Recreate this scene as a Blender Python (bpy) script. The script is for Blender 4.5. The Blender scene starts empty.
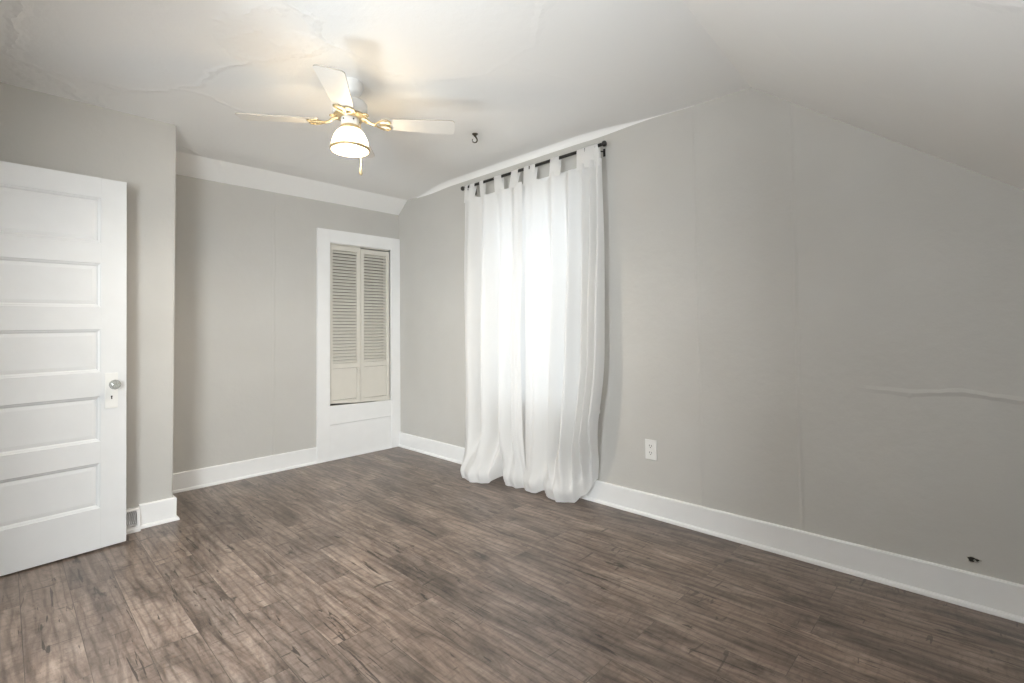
import bpy, bmesh, math, random
from mathutils import Vector, Matrix
random.seed(7)
SC = bpy.context.scene
COL = SC.collection
PI = math.pi

# ------------------------------------------------------------------ camera
F_PX, CX, CY = 492.094, 512.0, 313.267
YAW, PITCH, ROLL = 3.9103, 0.0316, -0.0114
cam_d = bpy.data.cameras.new('camera')
cam = bpy.data.objects.new('camera', cam_d)
COL.objects.link(cam)
fw = Vector((math.cos(YAW)*math.cos(PITCH), math.sin(YAW)*math.cos(PITCH), math.sin(PITCH)))
r0 = fw.cross(Vector((0, 0, 1))).normalized()
u0 = r0.cross(fw)
cr = math.cos(ROLL)*r0 + math.sin(ROLL)*u0
cu = -math.sin(ROLL)*r0 + math.cos(ROLL)*u0
cam.matrix_world = Matrix(((cr.x, cu.x, -fw.x, 2.7011), (cr.y, cu.y, -fw.y, 4.1643),
                           (cr.z, cu.z, -fw.z, 1.131), (0, 0, 0, 1)))
cam_d.sensor_fit = 'HORIZONTAL'
cam_d.sensor_width = 36.0
cam_d.lens = 36.0*F_PX/1024.0
cam_d.shift_y = (CY - 341.5)/1024.0
cam_d.clip_start = 0.02
SC.camera = cam

# ------------------------------------------------------------------ world, daylight and added fill lights
W = bpy.data.worlds.new('sky')
SC.world = W
W.use_nodes = True
bg = W.node_tree.nodes['Background']
bg.inputs['Color'].default_value = (0.86, 0.93, 1.0, 1)
bg.inputs['Strength'].default_value = 0.35

def area(name, loc, direction, sx, sy, power, color):
    d = bpy.data.lights.new(name, 'AREA')
    d.shape = 'RECTANGLE'; d.size = sx; d.size_y = sy
    d.energy = power; d.color = color
    o = bpy.data.objects.new(name, d); COL.objects.link(o)
    o.location = loc
    o.rotation_euler = Vector(direction).to_track_quat('-Z', 'Y').to_euler()
    return o

# daylight falling on the window from outside
area('window_daylight', (-0.55, 1.755, 1.55), (1, 0, -0.12), 1.7, 1.9, 6.8, (0.93, 0.97, 1.0))
# added fill light beyond the unseen doorway
area('hall_fill', (3.75, 1.25, 1.75), (-1, 0.12, -0.12), 0.8, 1.2, 2, (1.0, 0.95, 0.88))
# added fill light, shining in through the made-up window left of the camera
area('side_fill', (3.85, 4.05, 1.40), (-0.58, -0.81, 0.0), 2.2, 1.2, 215, (0.95, 0.98, 1.0))
# added light low outside that window, aimed up to brighten ceiling and slope
area('ceiling_fill', (3.95, 2.50, -0.55), (-0.62, 0.62, 0.48), 0.9, 0.6, 86, (0.97, 0.99, 1.0))

SC.view_settings.view_transform = 'Standard'
SC.view_settings.look = 'None'
SC.view_settings.gamma = 1.0
SC.view_settings.use_curve_mapping = False
SC.view_settings.exposure = 0.96
SC.cycles.max_bounces = 14
SC.cycles.diffuse_bounces = 8
SC.cycles.transmission_bounces = 8
SC.cycles.transparent_max_bounces = 16
SC.cycles.sample_clamp_indirect = 6.0

# ------------------------------------------------------------------ materials
class NT:
    def __init__(s, name):
        s.m = bpy.data.materials.new(name); s.m.use_nodes = True
        s.t = s.m.node_tree; s.t.nodes.clear()
        s.out = s.t.nodes.new('ShaderNodeOutputMaterial')
    def n(s, kind, **kw):
        x = s.t.nodes.new('ShaderNode'+kind)
        for k, v in kw.items():
            if k.startswith('i_'): x.inputs[k[2:].replace('_', ' ')].default_value = v
            elif k.startswith('x'): x.inputs[int(k[1:])].default_value = v
            else: setattr(x, k, v)
        return x
    def l(s, a, b): s.t.links.new(a, b)
    def math(s, op, a, b=None, clamp=False):
        x = s.n('Math', operation=op); x.use_clamp = clamp
        for i, v in enumerate((a, b)):
            if v is None: continue
            if hasattr(v, 'links'): s.l(v, x.inputs[i])
            else: x.inputs[i].default_value = v
        return x.outputs[0]
    def ramp(s, fac, stops):
        x = s.n('ValToRGB')
        e = x.color_ramp.elements
        while len(e) < len(stops): e.new(0.5)
        for el, (p, c) in zip(e, stops):
            el.position = p; el.color = (c[0], c[1], c[2], 1) if hasattr(c, '__len__') else (c, c, c, 1)
        s.l(fac, x.inputs[0]); return x.outputs[0]
    def mix(s, fac, a, b, mode='MIX'):
        x = s.n('MixRGB', blend_type=mode)
        for i, v in ((0, fac), (1, a), (2, b)):
            if hasattr(v, 'links'): s.l(v, x.inputs[i])
            elif i == 0: x.inputs[0].default_value = v
            else: x.inputs[i].default_value = (v[0], v[1], v[2], 1)
        return x.outputs[0]
    def bsdf(s, color, rough=0.5, metal=0.0, spec=0.5, bump=None, bstr=0.2, bdist=0.01):
        b = s.n('BsdfPrincipled')
        if hasattr(color, 'links'): s.l(color, b.inputs['Base Color'])
        else: b.inputs['Base Color'].default_value = (*color, 1)
        if hasattr(rough, 'links'): s.l(rough, b.inputs['Roughness'])
        else: b.inputs['Roughness'].default_value = rough
        b.inputs['Metallic'].default_value = metal
        b.inputs['Specular IOR Level'].default_value = spec
        if bump is not None:
            bn = s.n('Bump', i_Strength=bstr, i_Distance=bdist)
            s.l(bump, bn.inputs['Height']); s.l(bn.outputs[0], b.inputs['Normal'])
        s.l(b.outputs[0], s.out.inputs[0])
        return b

def plain(name, color, rough=0.5, metal=0.0, spec=0.5, noise=0.04, scale=14.0, bstr=0.08):
    t = NT(name)
    tc = t.n('TexCoord')
    nz = t.n('TexNoise', i_Scale=scale, i_Detail=4.0)
    t.l(tc.outputs['Object'], nz.inputs['Vector'])
    dark = tuple(c*(1-noise) for c in color); lite = tuple(min(1, c*(1+noise)) for c in color)
    c = t.ramp(nz.outputs[0], [(0.3, dark), (0.7, lite)])
    t.bsdf(c, rough, metal, spec, nz.outputs[0], bstr, 0.004)
    return t.m

def wall_material(name, seam_axis=None, seams=(), crack=None):
    t = NT(name)
    tc = t.n('TexCoord'); P = tc.outputs['Object']
    big = t.n('TexNoise', i_Scale=2.2, i_Detail=3.0); t.l(P, big.inputs['Vector'])
    mid = t.n('TexNoise', i_Scale=26.0, i_Detail=5.0, i_Roughness=0.6); t.l(P, mid.inputs['Vector'])
    blot = t.n('TexVoronoi', i_Scale=3.1); t.l(P, blot.inputs['Vector'])
    pim = t.ramp(blot.outputs['Distance'], [(0.0, 1.0), (0.035, 0.0)])
    h = t.math('ADD', t.math('MULTIPLY', big.outputs[0], 0.9), t.math('MULTIPLY', mid.outputs[0], 0.16))
    h = t.math('ADD', h, t.math('MULTIPLY', pim, 0.12))
    sx = t.n('SeparateXYZ'); t.l(P, sx.inputs[0])
    wob = t.n('TexNoise', i_Scale=5.0, i_Detail=2.0); t.l(P, wob.inputs['Vector'])
    wv = t.math('MULTIPLY', t.math('SUBTRACT', wob.outputs[0], 0.5), 0.02)
    if seam_axis is not None:
        co = t.math('ADD', sx.outputs[seam_axis], wv)
        for s0 in seams:
            d = t.math('ABSOLUTE', t.math('SUBTRACT', co, s0))
            ridge = t.ramp(d, [(0.0, 1.0), (0.012, 0.0)])
            h = t.math('ADD', h, t.math('MULTIPLY', ridge, 0.24))
    if crack is not None:
        y0, z0, amp = crack
        cz = t.math('ADD', sx.outputs[2], t.math('MULTIPLY', t.math('SUBTRACT', wob.outputs[0], 0.5), 0.06))
        d = t.math('ABSOLUTE', t.math('SUBTRACT', cz, z0))
        ridge = t.ramp(d, [(0.0, 1.0), (0.016, 0.0)])
        on = t.ramp(t.math('SUBTRACT', sx.outputs[1], y0), [(0.0, 0.0), (0.35, 1.0)])
        h = t.math('ADD', h, t.math('MULTIPLY', t.math('MULTIPLY', ridge, on), amp))
    c = t.ramp(big.outputs[0], [(0.3, (0.525, 0.515, 0.489)), (0.7, (0.553, 0.544, 0.519))])
    t.bsdf(c, 0.62, 0, 0.35, h, 0.6, 0.016)
    return t.m

def ceiling_material():
    t = NT('ceiling_plaster')
    tc = t.n('TexCoord'); P = tc.outputs['Object']
    big = t.n('TexNoise', i_Scale=1.7, i_Detail=3.0); t.l(P, big.inputs['Vector'])
    mid = t.n('TexNoise', i_Scale=9.0, i_Detail=6.0, i_Roughness=0.65); t.l(P, mid.inputs['Vector'])
    # long ridges where old paper has lifted
    dist = t.n('TexNoise', i_Scale=3.0, i_Detail=4.0); t.l(P, dist.inputs['Vector'])
    vm = t.n('VectorMath', operation='MULTIPLY_ADD')
    t.l(dist.outputs['Color'], vm.inputs[0]); vm.inputs[1].default_value = (0.35, 0.35, 0.35); t.l(P, vm.inputs[2])
    vo = t.n('TexVoronoi', feature='DISTANCE_TO_EDGE', i_Scale=1.05); t.l(vm.outputs[0], vo.inputs['Vector'])
    ridge = t.ramp(vo.outputs['Distance'], [(0.0, 1.0), (0.03, 0.0)])
    sx = t.n('SeparateXYZ'); t.l(P, sx.inputs[0])
    # rough plaster is strongest on the far left of the room (large x)
    mask = t.ramp(t.math('MULTIPLY', sx.outputs[0], 0.4), [(0.42, 0.14), (0.74, 1.0)])
    h = t.math('ADD', t.math('MULTIPLY', big.outputs[0], 0.8), t.math('MULTIPLY', t.math('MULTIPLY', mid.outputs[0], 0.42), mask))
    h = t.math('ADD', h, t.math('MULTIPLY', t.math('MULTIPLY', ridge, 0.42), mask))
    t.bsdf((0.89, 0.89, 0.88), 0.7, 0, 0.25, h, 0.65, 0.016)
    return t.m

def floor_material():
    t = NT('grey_brown_laminate')
    tc = t.n('TexCoord')
    sx = t.n('SeparateXYZ'); t.l(tc.outputs['Object'], sx.inputs[0])
    cv = t.n('CombineXYZ'); t.l(sx.outputs[1], cv.inputs[0]); t.l(sx.outputs[0], cv.inputs[1])
    br = t.n('TexBrick', offset=0.37, offset_frequency=2, squash=1.0)
    t.l(cv.outputs[0], br.inputs['Vector'])
    br.inputs['Color1'].default_value = (0, 0, 0, 1); br.inputs['Color2'].default_value = (1, 1, 1, 1)
    br.inputs['Mortar'].default_value = (0.5, 0.5, 0.5, 1)
    br.inputs['Scale'].default_value = 1.0
    br.inputs['Mortar Size'].default_value = 0.0012
    br.inputs['Mortar Smooth'].default_value = 0.2
    br.inputs['Bias'].default_value = 0.0
    br.inputs['Brick Width'].default_value = 1.22
    br.inputs['Row Height'].default_value = 0.155
    rnd = br.outputs['Color']
    # every plank takes its own piece of grain
    off = t.n('VectorMath', operation='MULTIPLY_ADD')
    t.l(rnd, off.inputs[0]); off.inputs[1].default_value = (7.3, 3.1, 5.7); t.l(cv.outputs[0], off.inputs[2])
    V = off.outputs[0]
    def noise(scale3, sc, det, rough=0.6, distn=0.0):
        mp = t.n('Mapping'); mp.inputs['Scale'].default_value = scale3
        t.l(V, mp.inputs['Vector'])
        z = t.n('TexNoise', i_Scale=sc, i_Detail=det, i_Roughness=rough, i_Distortion=distn)
        t.l(mp.outputs[0], z.inputs['Vector']); return z.outputs[0]
    streak = noise((0.30, 1.5, 1), 7.5, 10.0, 0.70, 1.3)
    fine = noise((0.34, 2.0, 1), 44.0, 6.0, 0.7)
    cloud = noise((0.6, 1.7, 1), 4.0, 5.0, 0.62, 0.8)
    cross = noise((2.6, 0.8, 1), 24.0, 4.0, 0.65)
    mw = t.n('Mapping'); mw.inputs['Scale'].default_value = (0.22, 1.6, 1); t.l(V, mw.inputs['Vector'])
    wavy = t.n('TexWave', wave_type='RINGS', rings_direction='Z', i_Scale=5.5, i_Distortion=7.0, i_Detail=4.0)
    wavy.inputs['Detail Scale'].default_value = 1.6
    t.l(mw.outputs[0], wavy.inputs['Vector'])
    base = t.ramp(streak, [(0.30, (0.090, 0.065, 0.051)), (0.45, (0.185, 0.140, 0.114)), (0.58, (0.262, 0.206, 0.170)), (0.74, (0.375, 0.308, 0.262))])
    tone = t.ramp(cloud, [(0.30, (0.50, 0.49, 0.48)), (0.48, (0.96, 0.96, 0.96)), (0.72, (1.20, 1.18, 1.16))])
    c = t.mix(1.0, base, tone, 'MULTIPLY')
    rg = t.ramp(wavy.outputs[0], [(0.0, (0.66, 0.65, 0.64)), (0.25, (1.0, 1.0, 1.0)), (1.0, (1.08, 1.08, 1.08))])
    c = t.mix(0.75, c, rg, 'MULTIPLY')
    pl = t.ramp(rnd, [(0.0, (0.80, 0.80, 0.81)), (1.0, (1.16, 1.14, 1.12))])
    c = t.mix(1.0, c, pl, 'MULTIPLY')
    fg = t.ramp(fine, [(0.36, (0.68, 0.66, 0.65)), (0.56, (1.06, 1.06, 1.06))])
    c = t.mix(0.45, c, fg, 'MULTIPLY')
    cg = t.ramp(cross, [(0.36, (0.68, 0.67, 0.66)), (0.48, (1.0, 1.0, 1.0)), (0.7, (1.08, 1.08, 1.08))])
    c = t.mix(0.6, c, cg, 'MULTIPLY')
    # knots and splits
    mk = t.n('Mapping'); mk.inputs['Scale'].default_value = (1.5, 4.2, 1); t.l(V, mk.inputs['Vector'])
    wob = t.n('TexNoise', i_Scale=9.0, i_Detail=5.0); t.l(mk.outputs[0], wob.inputs['Vector'])
    wv = t.n('VectorMath', operation='MULTIPLY_ADD'); t.l(wob.outputs['Color'], wv.inputs[0])
    wv.inputs[1].default_value = (0.45, 0.45, 0.0); t.l(mk.outputs[0], wv.inputs[2])
    kn = t.n('TexVoronoi', i_Scale=1.6); t.l(wv.outputs[0], kn.inputs['Vector'])
    kd = t.ramp(kn.outputs['Distance'], [(0.05, 1.0), (0.15, 0.0)])
    c = t.mix(t.math('MULTIPLY', kd, 0.75), c, (0.032, 0.024, 0.021))
    ck = noise((0.55, 5.5, 1), 6.0, 4.0, 0.55, 1.6)
    cd = t.ramp(ck, [(0.33, 1.0), (0.36, 0.0)])
    c = t.mix(t.math('MULTIPLY', cd, 0.8), c, (0.034, 0.026, 0.022))
    # short saw marks across the grain
    sk = noise((4.5, 0.9, 1), 7.0, 3.0, 0.5, 0.6)
    sd = t.ramp(sk, [(0.31, 1.0), (0.335, 0.0)])
    c = t.mix(t.math('MULTIPLY', sd, 0.6), c, (0.045, 0.035, 0.030))
    c = t.mix(t.math('MULTIPLY', br.outputs['Fac'], 0.7), c, (0.045, 0.036, 0.03))
    rough = t.math('ADD', t.math('MULTIPLY', streak, 0.16), 0.25)
    h = t.math('SUBTRACT', t.math('ADD', t.math('MULTIPLY', streak, 0.5), t.math('MULTIPLY', fine, 0.3)), t.math('MULTIPLY', br.outputs['Fac'], 1.0))
    t.bsdf(c, rough, 0, 0.5, h, 0.25, 0.004)
    return t.m

def cloth_material():
    t = NT('white_cotton_voile')
    tc = t.n('TexCoord')
    wx = t.n('TexWave', wave_type='BANDS', bands_direction='Z', i_Scale=160.0, i_Distortion=0.6)
    t.l(tc.outputs['Object'], wx.inputs['Vector'])
    nz = t.n('TexNoise', i_Scale=7.0, i_Detail=5.0); 
    mp = t.n('Mapping'); mp.inputs['Scale'].default_value = (3.0, 3.0, 0.55)
    t.l(tc.outputs['Object'], mp.inputs['Vector']); t.l(mp.outputs[0], nz.inputs['Vector'])
    h = t.math('ADD', t.math('MULTIPLY', wx.outputs[0], 0.02), nz.outputs[0])
    bn = t.n('Bump', i_Strength=0.35, i_Distance=0.008); t.l(h, bn.inputs['Height'])
    col = (0.91, 0.91, 0.905, 1)
    d = t.n('BsdfDiffuse', i_Color=col); t.l(bn.outputs[0], d.inputs['Normal'])
    tr = t.n('BsdfTranslucent', i_Color=(0.88, 0.88, 0.875, 1)); t.l(bn.outputs[0], tr.inputs['Normal'])
    tp = t.n('BsdfTransparent', i_Color=(1, 1, 1, 1))
    m1 = t.n('MixShader', x0=0.36); t.l(d.outputs[0], m1.inputs[1]); t.l(tr.outputs[0], m1.inputs[2])
    m2 = t.n('MixShader', x0=0.06); t.l(m1.outputs[0], m2.inputs[1]); t.l(tp.outputs[0], m2.inputs[2])
    t.l(m2.outputs[0], t.out.inputs[0])
    return t.m

def shade_glass():
    t = NT('frosted_white_glass')
    tc = t.n('TexCoord'); nz = t.n('TexNoise', i_Scale=20.0); t.l(tc.outputs['Object'], nz.inputs['Vector'])
    c = t.ramp(nz.outputs[0], [(0.3, (0.88, 0.86, 0.80)), (0.7, (0.93, 0.91, 0.86))])
    d = t.n('BsdfDiffuse'); t.l(c, d.inputs['Color'])
    tr = t.n('BsdfTranslucent'); t.l(c, tr.inputs['Color'])
    g = t.n('BsdfGlossy', i_Roughness=0.15)
    tp = t.n('BsdfTransparent', i_Color=(1.0, 0.93, 0.80, 1))
    m1 = t.n('MixShader', x0=0.5); t.l(d.outputs[0], m1.inputs[1]); t.l(tr.outputs[0], m1.inputs[2])
    m2 = t.n('MixShader', x0=0.30); t.l(m1.outputs[0], m2.inputs[1]); t.l(tp.outputs[0], m2.inputs[2])
    m3 = t.n('MixShader', x0=0.05); t.l(m2.outputs[0], m3.inputs[1]); t.l(g.outputs[0], m3.inputs[2])
    t.l(m3.outputs[0], t.out.inputs[0]); return t.m

def clear_pane():
    t = NT('window_glass')
    tp = t.n('BsdfTransparent', i_Color=(0.97, 0.98, 0.98, 1)); g = t.n('BsdfGlossy', i_Roughness=0.02)
    m = t.n('MixShader', x0=0.06); t.l(tp.outputs[0], m.inputs[1]); t.l(g.outputs[0], m.inputs[2])
    t.l(m.outputs[0], t.out.inputs[0]); return t.m

def knob_glass():
    t = NT('clear_knob_glass')
    b = t.n('BsdfPrincipled'); b.inputs['Base Color'].default_value = (0.86, 0.88, 0.84, 1)
    b.inputs['Roughness'].default_value = 0.05; b.inputs['Transmission Weight'].default_value = 0.75
    b.inputs['IOR'].default_value = 1.48
    t.l(b.outputs[0], t.out.inputs[0]); return t.m

def emit(name, color, strength):
    t = NT(name); e = t.n('Emission', i_Color=(*color, 1), i_Strength=strength)
    t.l(e.outputs[0], t.out.inputs[0]); return t.m

M = {
 'wall_window': wall_material('grey_wall_paint', 1, (2.995, 3.486), (3.70, 0.842, 0.5)),
 'wall_back': wall_material('grey_wall_paint_back', 0, (1.17,)),
 'wall': wall_material('grey_wall_paint_side'),
 'ceiling': ceiling_material(), 'floor': floor_material(),
 'trim': plain('white_trim_gloss', (0.83, 0.835, 0.835), 0.36, noise=0.015, scale=9, bstr=0.12),
 'door': plain('white_door_paint', (0.735, 0.745, 0.75), 0.38, noise=0.015, scale=9, bstr=0.14),
 'cream': plain('cream_louver_paint', (0.67, 0.645, 0.585), 0.5, noise=0.02),
 'closet': plain('bare_closet_boards', (0.16, 0.135, 0.105), 0.8, noise=0.1),
 'edge': plain('tan_blade_edge', (0.42, 0.38, 0.33), 0.55),
 'dark': plain('dark_gap', (0.03, 0.027, 0.024), 0.9),
 'black': plain('black_rod_metal', (0.012, 0.011, 0.010), 0.35, spec=0.5),
 'bronze': plain('aged_bronze', (0.10, 0.085, 0.065), 0.4, metal=0.8),
 'brass': plain('polished_brass', (0.60, 0.50, 0.32), 0.34, metal=0.8, noise=0.08, scale=40),
 'rim': plain('antique_gold_rim', (0.50, 0.36, 0.20), 0.45, metal=0.3),
 'nickel': plain('dull_nickel', (0.45, 0.43, 0.40), 0.3, metal=1.0),
 'fan': plain('white_fan_enamel', (0.80, 0.80, 0.79), 0.3, noise=0.01),
 'blade': plain('cream_white_blade', (0.80, 0.785, 0.75), 0.4, noise=0.02),
 'plastic': plain('white_plastic', (0.80, 0.80, 0.78), 0.35, noise=0.01),
 'vent': plain('white_vent_enamel', (0.78, 0.78, 0.78), 0.35, noise=0.01),
 'ventgap': plain('vent_inside', (0.50, 0.50, 0.51), 0.7),
 'plaster': plain('broken_plaster', (0.42, 0.40, 0.36), 0.9, noise=0.2, scale=90),
 'cloth': cloth_material(), 'shade': shade_glass(), 'pane': clear_pane(), 'knob': knob_glass(),
 'bulb': emit('lit_bulb', (1.0, 0.88, 0.72), 640.0),
}

# ------------------------------------------------------------------ mesh helpers
def box(bm, x0, x1, y0, y1, z0, z1, bev=0.0):
    vs = [bm.verts.new(p) for p in ((x0,y0,z0),(x1,y0,z0),(x1,y1,z0),(x0,y1,z0),(x0,y0,z1),(x1,y0,z1),(x1,y1,z1),(x0,y1,z1))]
    fs = [bm.faces.new([vs[i] for i in q]) for q in ((3,2,1,0),(4,5,6,7),(0,1,5,4),(1,2,6,5),(2,3,7,6),(3,0,4,7))]
    if bev > 0:
        es = list({e for f in fs for e in f.edges})
        bmesh.ops.bevel(bm, geom=es, offset=bev, segments=2, affect='EDGES', profile=0.6)

def prism(bm, poly, axis, a, b):
    """Extrude a polygon of (p, q) pairs along the axis from a to b."""
    def P(p, q, w):
        return {'x': (w, p, q), 'y': (p, w, q), 'z': (p, q, w)}[axis]
    A = [bm.verts.new(P(p, q, a)) for p, q in poly]
    B = [bm.verts.new(P(p, q, b)) for p, q in poly]
    n = len(poly)
    fs = [bm.faces.new(A), bm.faces.new(B[::-1])]
    for i in range(n):
        fs.append(bm.faces.new((A[i], B[i], B[(i+1) % n], A[(i+1) % n])))
    return fs

def sweep(bm, prof, path, closed=False, caps=True):
    """prof: function(i) -> list of Vectors of ring i."""
    rings = [[bm.verts.new(v) for v in r] for r in path]
    n = len(rings[0]); m = len(rings)
    for i in range(m if closed else m-1):
        a, b = rings[i], rings[(i+1) % m]
        for j in range(n):
            bm.faces.new((a[j], a[(j+1) % n], b[(j+1) % n], b[j]))
    if caps and not closed:
        bm.faces.new(rings[0][::-1]); bm.faces.new(rings[-1])

def tube(bm, pts, r, seg=10, closed=False, flat=1.0, up=None):
    pts = [Vector(p) for p in pts]
    n = len(pts); rings = []; prev = None
    for i, p in enumerate(pts):
        if closed: t = (pts[(i+1) % n] - pts[i-1])
        else: t = pts[min(i+1, n-1)] - pts[max(i-1, 0)]
        t.normalize()
        if up is not None: nn = Vector(up) - t*t.dot(Vector(up))
        elif prev is None: nn = t.orthogonal()
        else: nn = prev - t*prev.dot(t)
        nn.normalize(); prev = nn; bb = t.cross(nn)
        rr = r[i] if hasattr(r, '__len__') else r
        rings.append([p + nn*(rr*flat*math.cos(2*PI*k/seg)) + bb*(rr*math.sin(2*PI*k/seg)) for k in range(seg)])
    sweep(bm, None, rings, closed)

def lathe(bm, prof, c=(0, 0, 0), seg=32, axis='z'):
    """prof: list of (radius, height); closed at the ends when radius is 0."""
    c = Vector(c); rings = []
    def P(r, h, a):
        x, y = r*math.cos(a), r*math.sin(a)
        return c + (Vector((x, y, h)) if axis == 'z' else Vector((h, x, y)) if axis == 'x' else Vector((x, h, y)))
    for r, h in prof:
        if r < 1e-6: rings.append([bm.verts.new(P(0, h, 0))])
        else: rings.append([bm.verts.new(P(r, h, 2*PI*k/seg)) for k in range(seg)])
    for a, b in zip(rings, rings[1:]):
        for k in range(seg):
            k2 = (k+1) % seg
            if len(a) == 1 and len(b) == 1: continue
            if len(a) == 1: bm.faces.new((a[0], b[k2], b[k]))
            elif len(b) == 1: bm.faces.new((a[k], a[k2], b[0]))
            else: bm.faces.new((a[k], a[k2], b[k2], b[k]))

def grid(bm, pts, flip=False):
    V = [[bm.verts.new(p) for p in row] for row in pts]
    for i in range(len(V)-1):
        for j in range(len(V[0])-1):
            q = (V[i][j], V[i+1][j], V[i+1][j+1], V[i][j+1])
            bm.faces.new(q[::-1] if flip else q)

def obj(name, bm, mat, parent=None, smooth=False, loc=None, fix=True):
    if fix: bmesh.ops.recalc_face_normals(bm, faces=bm.faces[:])
    me = bpy.data.meshes.new(name); bm.to_mesh(me); bm.free()
    me.materials.append(M[mat] if isinstance(mat, str) else mat)
    if smooth:
        for p in me.polygons: p.use_smooth = True
        if smooth == 'auto':
            me.set_sharp_from_angle(angle=math.radians(38))
    o = bpy.data.objects.new(name, me); COL.objects.link(o)
    if parent: o.parent = parent
    if loc: o.location = loc
    return o

def tag(o, label, cat, group=None, kind=None):
    o['label'] = label; o['category'] = cat
    if group: o['group'] = group
    if kind: o['kind'] = kind
    return o

def thing(name, label, cat, loc=(0, 0, 0), rotz=0.0, group=None, kind=None):
    o = bpy.data.objects.new(name, None); COL.objects.link(o)
    o.location = loc; o.rotation_euler = (0, 0, rotz); o.empty_display_size = 0.05
    return tag(o, label, cat, group, kind)

def NB(): return bmesh.new()
def sstep(a, b, x):
    t = max(0.0, min(1.0, (x-a)/(b-a))); return t*t*(3-2*t)
def lerp(a, b, t): return a + (b-a)*t
def interp(keys, x):
    """smooth interpolation through (x, value) pairs."""
    if x <= keys[0][0]: return keys[0][1]
    for (xa, va), (xb, vb) in zip(keys, keys[1:]):
        if x <= xb:
            return lerp(va, vb, sstep(0, 1, (x-xa)/(xb-xa)))
    return keys[-1][1]

# ------------------------------------------------------------------ room shell
XW, YB = -0.012, -0.012          # wall faces: window wall and back wall
XS = 3.0                         # side wall (left of the camera)
YR = 5.10                        # knee wall behind the camera
RIDGE_Z = 2.386
def ridge_y(x): return 3.305 + 0.055*x     # the crease runs slightly out of square
RIDGE_Y = ridge_y(0)
SL = (1.634-2.386)/(4.277-3.297) # slope of the roof side
JX, JY = 1.972, 0.585            # corner of the jut behind the door
T = 0.12
def ceil_z(x, y):
    if y < 0.146: return 2.272 + (2.392-2.272)*(y-YB)/(0.146-YB)
    if y > ridge_y(x): return RIDGE_Z + SL*(y-ridge_y(x))
    return RIDGE_Z + 0.045*sstep(0.25, 0.80, y)*(1-sstep(2.1, 3.15, y)) + 0.006*math.exp(-((y-0.146)/0.1)**2)

bm = NB()
prism(bm, [(-T, -0.3), (XS+1.4, -0.3), (XS+1.4, 1.96), (XS+T, 1.96), (XS+T, YR+T), (-T, YR+T)], 'z', -0.1, 0.0)
tag(obj('floor', bm, 'floor'), 'grey brown wood plank laminate floor running towards the window wall', 'floor', kind='structure')

# ceiling: one folded sheet with thickness
ys = [YB-T, YB, 0.146] + [0.20+0.10*i for i in range(31)] + [None, 4.2, YR+T]
xs = [-T, 0.0, 0.4, 0.8, 1.2, 1.6, 2.0, 2.4, 2.8, XS+T]
bm = NB()
def row(x, dz):
    r = []
    for y in ys:
        y = ridge_y(x) if y is None else y
        r.append(bm.verts.new((x, y, ceil_z(x, y)+dz)))
    return r
low = [row(x, 0.0) for x in xs]
top = [row(x, 0.10) for x in xs]
for i in range(len(xs)-1):
    for j in range(len(ys)-1):
        bm.faces.new((low[i][j], low[i][j+1], low[i+1][j+1], low[i+1][j]))
        bm.faces.new((top[i][j], top[i+1][j], top[i+1][j+1], top[i][j+1]))
for j in range(len(ys)-1):
    bm.faces.new((low[0][j], top[0][j], top[0][j+1], low[0][j+1]))
    bm.faces.new((low[-1][j], low[-1][j+1], top[-1][j+1], top[-1][j]))
for i in range(len(xs)-1):
    bm.faces.new((low[i][0], low[i+1][0], top[i+1][0], top[i][0]))
    bm.faces.new((low[i][-1], top[i][-1], top[i+1][-1], low[i+1][-1]))
ce = obj('ceiling', bm, 'ceiling', smooth=True)
ce.data.set_sharp_from_angle(angle=math.radians(9))
tag(ce, 'white plaster ceiling, level in the middle and sloping down on the right', 'ceiling', kind='structure')

# window wall (x = XW) with its opening
WY0, WY1, WZ0, WZ1 = 1.33, 2.22, 0.60, 2.10
bm = NB()
def wall_top(y): return ceil_z(0, y) + 0.02
def wpoly(y0, y1, z0, z1=None):
    if z1 is not None: return [(y0, z0), (y1, z0), (y1, z1), (y0, z1)]
    n = max(1, int((y1-y0)/0.1))
    yy = sorted(set([lerp(y0, y1, i/n) for i in range(n+1)] + [v for v in (0.146, RIDGE_Y) if y0 < v < y1]))
    return [(y0, z0), (y1, z0)] + [(y, wall_top(y)) for y in reversed(yy)]
for poly in (wpoly(YB-T, WY0, 0), wpoly(WY0, WY1, 0, WZ0), wpoly(WY0, WY1, WZ1), wpoly(WY1, YR+T, 0)):
    prism(bm, poly, 'x', XW-T, XW)
tag(obj('wall_right', bm, 'wall_window'), 'grey painted gable wall with the curtained window', 'wall', kind='structure')

# back wall with the closet opening
CX0, CX1, CZ0, CZ1 = 0.088, 0.705, 0.462, 1.912
bm = NB()
for x0, x1, z0, z1 in ((XW, CX0, 0, 2.275), (CX0, CX1, 0, CZ0), (CX0, CX1, CZ1, 2.275), (CX1, XS+T, 0, 2.275)):
    box(bm, x0, x1, YB-T, YB, z0, z1)
tag(obj('wall_back', bm, 'wall_back'), 'grey back wall around the louvered closet', 'wall', kind='structure')

# jut behind the door
bm = NB()
prism(bm, [(JX, YB), (XS+T, YB), (XS+T, JY), (JX, JY)], 'z', 0, 2.425)
bmesh.ops.bevel(bm, geom=[e for e in bm.edges if all(abs(v.co.x-JX) < 1e-4 and abs(v.co.y-JY) < 1e-4 for v in e.verts)], offset=0.008, segments=3, affect='EDGES')
tag(obj('wall_left', bm, 'wall'), 'grey wall jutting forward behind the open door', 'wall', kind='structure')

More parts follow.
